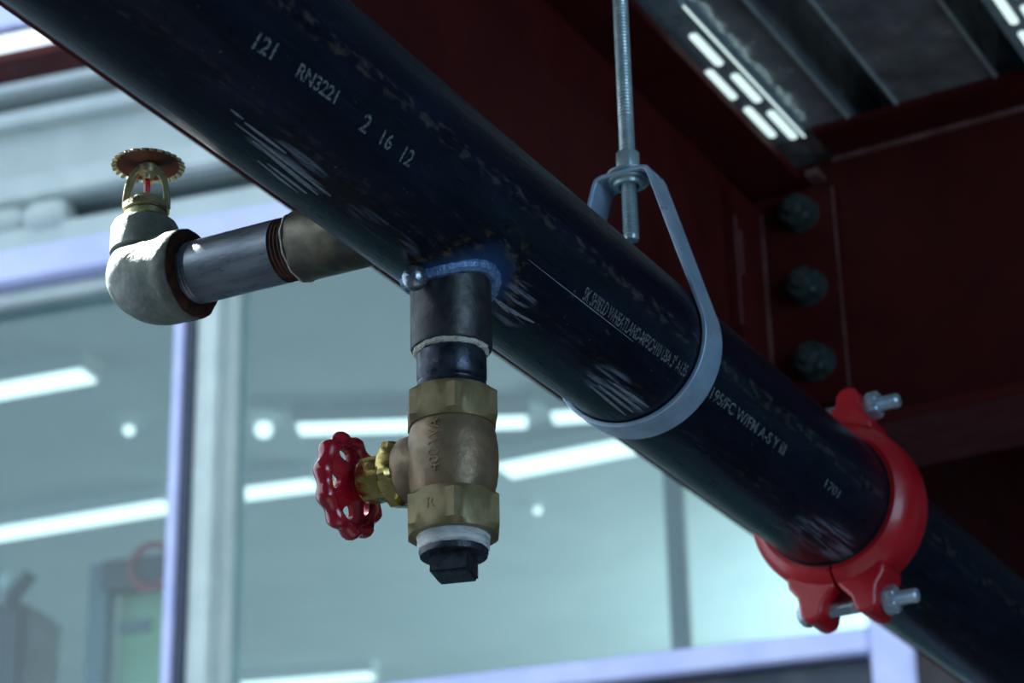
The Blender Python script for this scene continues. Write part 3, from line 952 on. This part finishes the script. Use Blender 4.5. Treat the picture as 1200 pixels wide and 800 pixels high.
vl = thing('angle_valve', (PX, VY, 2.37), 'weathered bronze drain valve with red handwheel hanging under the pipe', 'valve')
camaz = math.atan2(-FW.y, -FW.x)
VT = Matrix.Translation((PX, VY, 0))
mb = MB(); hexnut(mb, 0.0412, 0.0172, VT @ Matrix.Translation((0, 0, 2.4240)), camaz + 0.08, n=60)
mb.build('top_hex', M['brass_old'], vl, 25)
mb = MB(); hexnut(mb, 0.0420, 0.0192, VT @ Matrix.Translation((0, 0, 2.3700)), camaz + 0.04, n=60)
hx2 = mb.build('bottom_hex', M['brass_old'], vl, 25)
MB().lathe([(0.0180, 2.388), (0.0192, 2.391), (0.0204, 2.395), (0.0212, 2.400), (0.0216, 2.407), (0.0214, 2.414), (0.0206, 2.420), (0.0194, 2.4245), (0.0184, 2.427)], VT, 64).build('globe_body', M['copper_tint'], vl)
ZS = 2.4070
SMX = frame((PX, VY, ZS), (-1, 0, 0), (0, 0, 1))
MB().lathe([(0.0165, 0.006), (0.0168, 0.018), (0.0164, 0.0235), (0.0152, 0.0255)], SMX, 56).build('bonnet_neck', M['copper_tint'], vl)
mb = MB(); hexnut(mb, 0.0310, 0.0075, SMX @ Matrix.Translation((0, 0, 0.0255)), 0.25)
mb.build('bonnet_hex', M['brass'], vl, 25)
mb = MB(); hexnut(mb, 0.0205, 0.0150, SMX @ Matrix.Translation((0, 0, 0.0330)), 0.35)
mb.build('packing_nut', M['brass'], vl, 25)
MB().lathe([(0.0045, 0.047), (0.0045, 0.066), (0.0035, 0.0675), (0.0, 0.0675)], SMX, 24).build('stem', M['brass'], vl)
# handwheel
def handwheel():
    m = SMX @ Matrix.Translation((0, 0, 0.0585)) @ Matrix.Rotation(0.2, 4, 'Z')
    N = 160
    lob = 11
    mb = MB()
    rings = []
    for i in range(N):
        a = 2 * PI * i / N
        rr = 0.0220 + 0.0007 * math.cos(lob * a)
        tr = 0.0036 + 0.0004 * math.cos(lob * a)
        c = Vector((math.cos(a), math.sin(a), 0))
        rings.append([m @ (c * (rr + tr * math.cos(2 * PI * k / 12)) + Vector((0, 0, -0.001 + tr * 1.25 * math.sin(2 * PI * k / 12)))) for k in range(12)])
    mb.grid(rings, loop=True)
    rim = mb.build('handwheel', M['wheel'], vl)
    # dished web with one teardrop opening per sector
    mb = MB()
    ns = 5
    def P(r, a, side):
        z = 0.0045 * (1 - min(1, (r - 0.006) / 0.014)) ** 1.0 * -1.0
        return m @ Vector((r * math.cos(a), r * math.sin(a), z + side * 0.0013))
    r0, r1 = 0.0055, 0.0215
    K = 32
    for s in range(ns):
        a0 = 2 * PI * s / ns; a1 = 2 * PI * (s + 1) / ns
        inner, outer = [], []
        for k in range(K):
            q = 2 * PI * k / K
            cx_, cy_ = math.cos(q), math.sin(q)
            f_ = 1 / max(abs(cx_), abs(cy_))
            ro = (r0 + r1) / 2 + (r1 - r0) / 2 * cx_ * f_
            ao = (a0 + a1) / 2 + (a1 - a0) / 2 * cy_ * f_
            ri = 0.0146 + 0.0034 * cx_
            ai = (a0 + a1) / 2 + (a1 - a0) / 2 * 0.50 * cy_ * (0.82 + 0.18 * cx_)
            outer.append((ro, ao)); inner.append((ri, ai))
        rings = [[P(r, a, 1) for r, a in inner], [P(r, a, 1) for r, a in outer], [P(r, a, -1) for r, a in outer], [P(r, a, -1) for r, a in inner]]
        mb.grid(rings, loop=True)
    bmesh.ops.remove_doubles(mb.bm, verts=mb.bm.verts, dist=0.00002)
    mb.build('wheel_web', M['wheel'], rim)
    MB().lathe([(0.0045, -0.0085), (0.0072, -0.008), (0.0078, -0.004), (0.0078, 0.001), (0.0066, 0.003), (0.0045, 0.0032)], m, 32).build('hub', M['wheel'], rim)
    mb = MB(); hexnut(mb, 0.009, 0.004, m @ Matrix.Translation((0, 0, 0.0032)))
    mb.build('wheel_nut', M['brass'], rim)
handwheel()
# raised casting letters on the globe, reading downwards
cdir = (Vector((-FW.x, -FW.y, 0)).normalized() - RT * 0.42)
cdir = Vector((cdir.x, cdir.y, 0)).normalized()
flat_text('400 WA', frame(Vector((PX, VY, 2.4085)) + cdir * 0.0205, cdir, (0, 0, 1)), 0.0052, M['copper_tint'], vl, 0.0012)
hdir = (Vector((-FW.x, -FW.y, 0)).normalized() - RT * 0.60)
hdir = Vector((math.cos(camaz + 0.04 - PI / 6), math.sin(camaz + 0.04 - PI / 6), 0))
flat_text('R', frame(Vector((PX, VY, 2.381)) + hdir * 0.0209, hdir, Vector((0, 0, 1)).cross(hdir)), 0.005, M['brass_old'], hx2, 0.0005)

pg = thing('drain_plug', (PX, VY, 2.352), 'black square-head plug taped into the bottom of the bronze valve', 'plug')
MB().lathe([(0.0155, 2.374), (0.0168, 2.371), (0.0171, 2.3695), (0.0164, 2.3680), (0.0169, 2.3665), (0.0162, 2.3650), (0.0164, 2.3640), (0.0155, 2.3628)], VT, 72,
           wob=lambda a, k: 1 + 0.012 * math.sin(4 * a + 2 * k) + 0.008 * math.sin(15 * a + k)).build('thread_tape', M['tape'], pg)
MB().lathe([(0.0158, 2.3645), (0.0161, 2.3625), (0.0156, 2.3605), (0.0120, 2.3602)], VT, 56).build('collar', M['plug'], pg)
mq = VT @ Matrix.Rotation(camaz + math.radians(32) , 4, 'Z')
MB().box(-0.0093, 0.0093, -0.0093, 0.0093, 2.3508, 2.3615, mq @ Matrix.Rotation(PI / 4, 4, 'Z'), 0.0011).build('square_head', M['plug'], pg)

# ------------------------------------------------------------------ hanger
YH = 1.098
hg = thing('ring_hanger', (PX, YH, PZ), 'galvanised strap hanger looped under the black pipe', 'hanger')
def strap():
    ro = PR + 0.0006
    ztop = 0.1085
    xt = 0.0165
    pts, ups = [], []
    # tangent lines from the top corners to the ring
    def tang(sx):
        px_, pz_ = sx * xt, ztop - 0.004
        d = math.hypot(px_, pz_)
        base = math.atan2(pz_, px_)
        off = math.acos(ro / d)
        return base - off * sx
    ta, tb = tang(1), tang(-1)
    pts.append((xt * -1 + 0.004, ztop)); ups.append((0, 1))
    pts.append((xt - 0.004, ztop)); ups.append((0, 1))
    pts.append((xt - 0.001, ztop - 0.0012)); ups.append((0.6, 0.8))
    pts.append((xt, ztop - 0.004)); ups.append((math.cos(ta), math.sin(ta)))
    N = 56
    a0 = ta; a1 = tb - 2 * PI if tb > ta else tb
    for i in range(N + 1):
        a = a0 + (a1 - a0) * i / N
        pts.append((ro * math.cos(a), ro * math.sin(a))); ups.append((math.cos(a), math.sin(a)))
    pts.append((-xt, ztop - 0.004)); ups.append((math.cos(tb), math.sin(tb)))
    pts.append((-xt + 0.001, ztop - 0.0012)); ups.append((-0.6, 0.8))
    hw = Vector((0, 0.0108, 0))
    rings = []
    th = 0.0026
    for (x, z), (ux, uz) in zip(pts, ups):
        p = Vector((PX + x, YH, PZ + z)); u = Vector((ux, 0, uz)).normalized() * th
        rings.append([p - hw, p + hw, p + hw + u, p - hw + u])
    mb = MB()
    mb.grid(rings, loop=True)
    return mb.build('strap', M['galv'], hg, 40, 0.0005)
strap()
RM = Matrix.Translation((PX, YH, PZ))
MB().lathe([(0.0060, 0.1085), (0.0118, 0.1082), (0.0118, 0.1070), (0.0092, 0.1062), (0.0086, 0.1046), (0.0060, 0.1046)], RM, 40, caps=False).build('swivel_insert', M['rod'], hg)
MB().lathe([(0.0055, 0.1112), (0.0125, 0.1112), (0.0125, 0.1128), (0.0055, 0.1128)], RM, 40, caps=False).build('insert_flange', M['rod'], hg)
rd = thing('threaded_rod', (PX, YH, PZ + 0.07), 'zinc threaded rod hanging from the deck into the strap hanger', 'rod')
ZR = 3.0935
pr = threads(0.0047, PZ + 0.072, PZ + 0.150, 0.0022, 0.0008)
MB().lathe([(0.0, PZ + 0.070), (0.0040, PZ + 0.070)] + pr, Matrix.Translation((PX, YH, 0)), 28).build('threaded_end', M['rod'], rd)
MB().lathe(threads(0.0047, PZ + 0.150, ZR, 0.0022, 0.0004), Matrix.Translation((PX, YH, 0)), 20).build('rod_shank', M['rod'], rd)
MB().lathe([(0.005, PZ + 0.1130), (0.0066, PZ + 0.1130), (0.0069, PZ + 0.1137), (0.0069, PZ + 0.1255), (0.0065, PZ + 0.1262), (0.0045, PZ + 0.1262)], Matrix.Translation((PX, YH, 0)), 36,
           wob=lambda a, k: 1 + 0.03 * math.cos(6 * a)).build('knurled_nut', M['rod'], rd)
MB().box(PX - 0.02, PX + 0.02, YH - 0.02, YH + 0.02, ZR - 0.004, ZR, I4, 0.001).build('anchor_plate', M['rod'], rd)

# ------------------------------------------------------------------ red grooved coupling
cp = thing('grooved_coupling', (PX, YC, PZ), 'red grooved pipe coupling bolted round the black pipe', 'coupling')
HWY = 0.0235
def half(sx):
    prof = [(PR + 0.0006, -HWY), (PR + 0.0042, -HWY - 0.0002), (PR + 0.0082, -HWY + 0.003), (PR + 0.0120, -HWY + 0.0085), (PR + 0.0134, -0.010), (PR + 0.0138, 0.0),
            (PR + 0.0134, 0.010), (PR + 0.0120, HWY - 0.0085), (PR + 0.0082, HWY - 0.003), (PR + 0.0042, HWY + 0.0002), (PR + 0.0006, HWY)]
    rings = []
    N = 56
    for i in range(N + 1):
        a = -PI / 2 + 0.018 + (PI - 0.036) * i / N
        rings.append([Vector((PX + sx * r * math.cos(a), YC + y, PZ + r * math.sin(a))) for r, y in prof])
    h = MB().grid(rings).build('housing_half', M['coupling'], cp)
    for sz in (-1, 1):
        poly = [(0.0012, 0.046), (0.0012, 0.0615), (0.0045, 0.0665), (0.0095, 0.0740), (0.0110, 0.0830), (0.0135, 0.0885), (0.0190, 0.0905), (0.0240, 0.0885),
                (0.0262, 0.0820), (0.0265, 0.0740), (0.0275, 0.0660), (0.0330, 0.0560), (0.0340, 0.046)]
        poly = [(x_, 0.046 + (z_ - 0.046) * 0.72) for x_, z_ in poly]
        m = Matrix(((sx, 0, 0, PX), (0, 0, 1, YC), (0, sz, 0, PZ), (0, 0, 0, 1)))
        MB().prism(poly, -0.0165, 0.0165, m).build('bolt_pad', M['coupling'], h, 35, 0.0022)
    return h
half(1); half(-1)
MB().lathe([(PR + 0.0002, -HWY - 0.0003), (PR + 0.0012, -HWY - 0.0003), (PR + 0.0012, HWY + 0.0012), (PR + 0.0002, HWY + 0.0012)], frame((PX, YC, PZ), (0, 1, 0)), 96, caps=False).build('gasket', M['gasket'], cp)
for sz in (-1, 1):
    m = frame((PX - 0.024, YC, PZ + sz * 0.0675), (1, 0, 0), (0, 0, 1))
    b = MB().lathe([(0.0048, -0.002), (0.0048, 0.052)] + threads(0.0050, 0.052, 0.0715, 0.0016, 0.0004) + [(0.0040, 0.0730), (0.0, 0.0730)], m, 28).build('bolt', M['zinc'], cp)
    MB().lathe([(0.0086, -0.002), (0.0086, -0.0035), (0.0078, -0.0062), (0.0050, -0.0085), (0.0, -0.0092)], m, 28).build('bolt_head', M['zinc'], b)
    mb = MB(); hexnut(mb, 0.0165, 0.0090, m @ Matrix.Translation((0, 0, 0.0505)), 0.2)
    mb.build('nut', M['zinc'], b, 25)
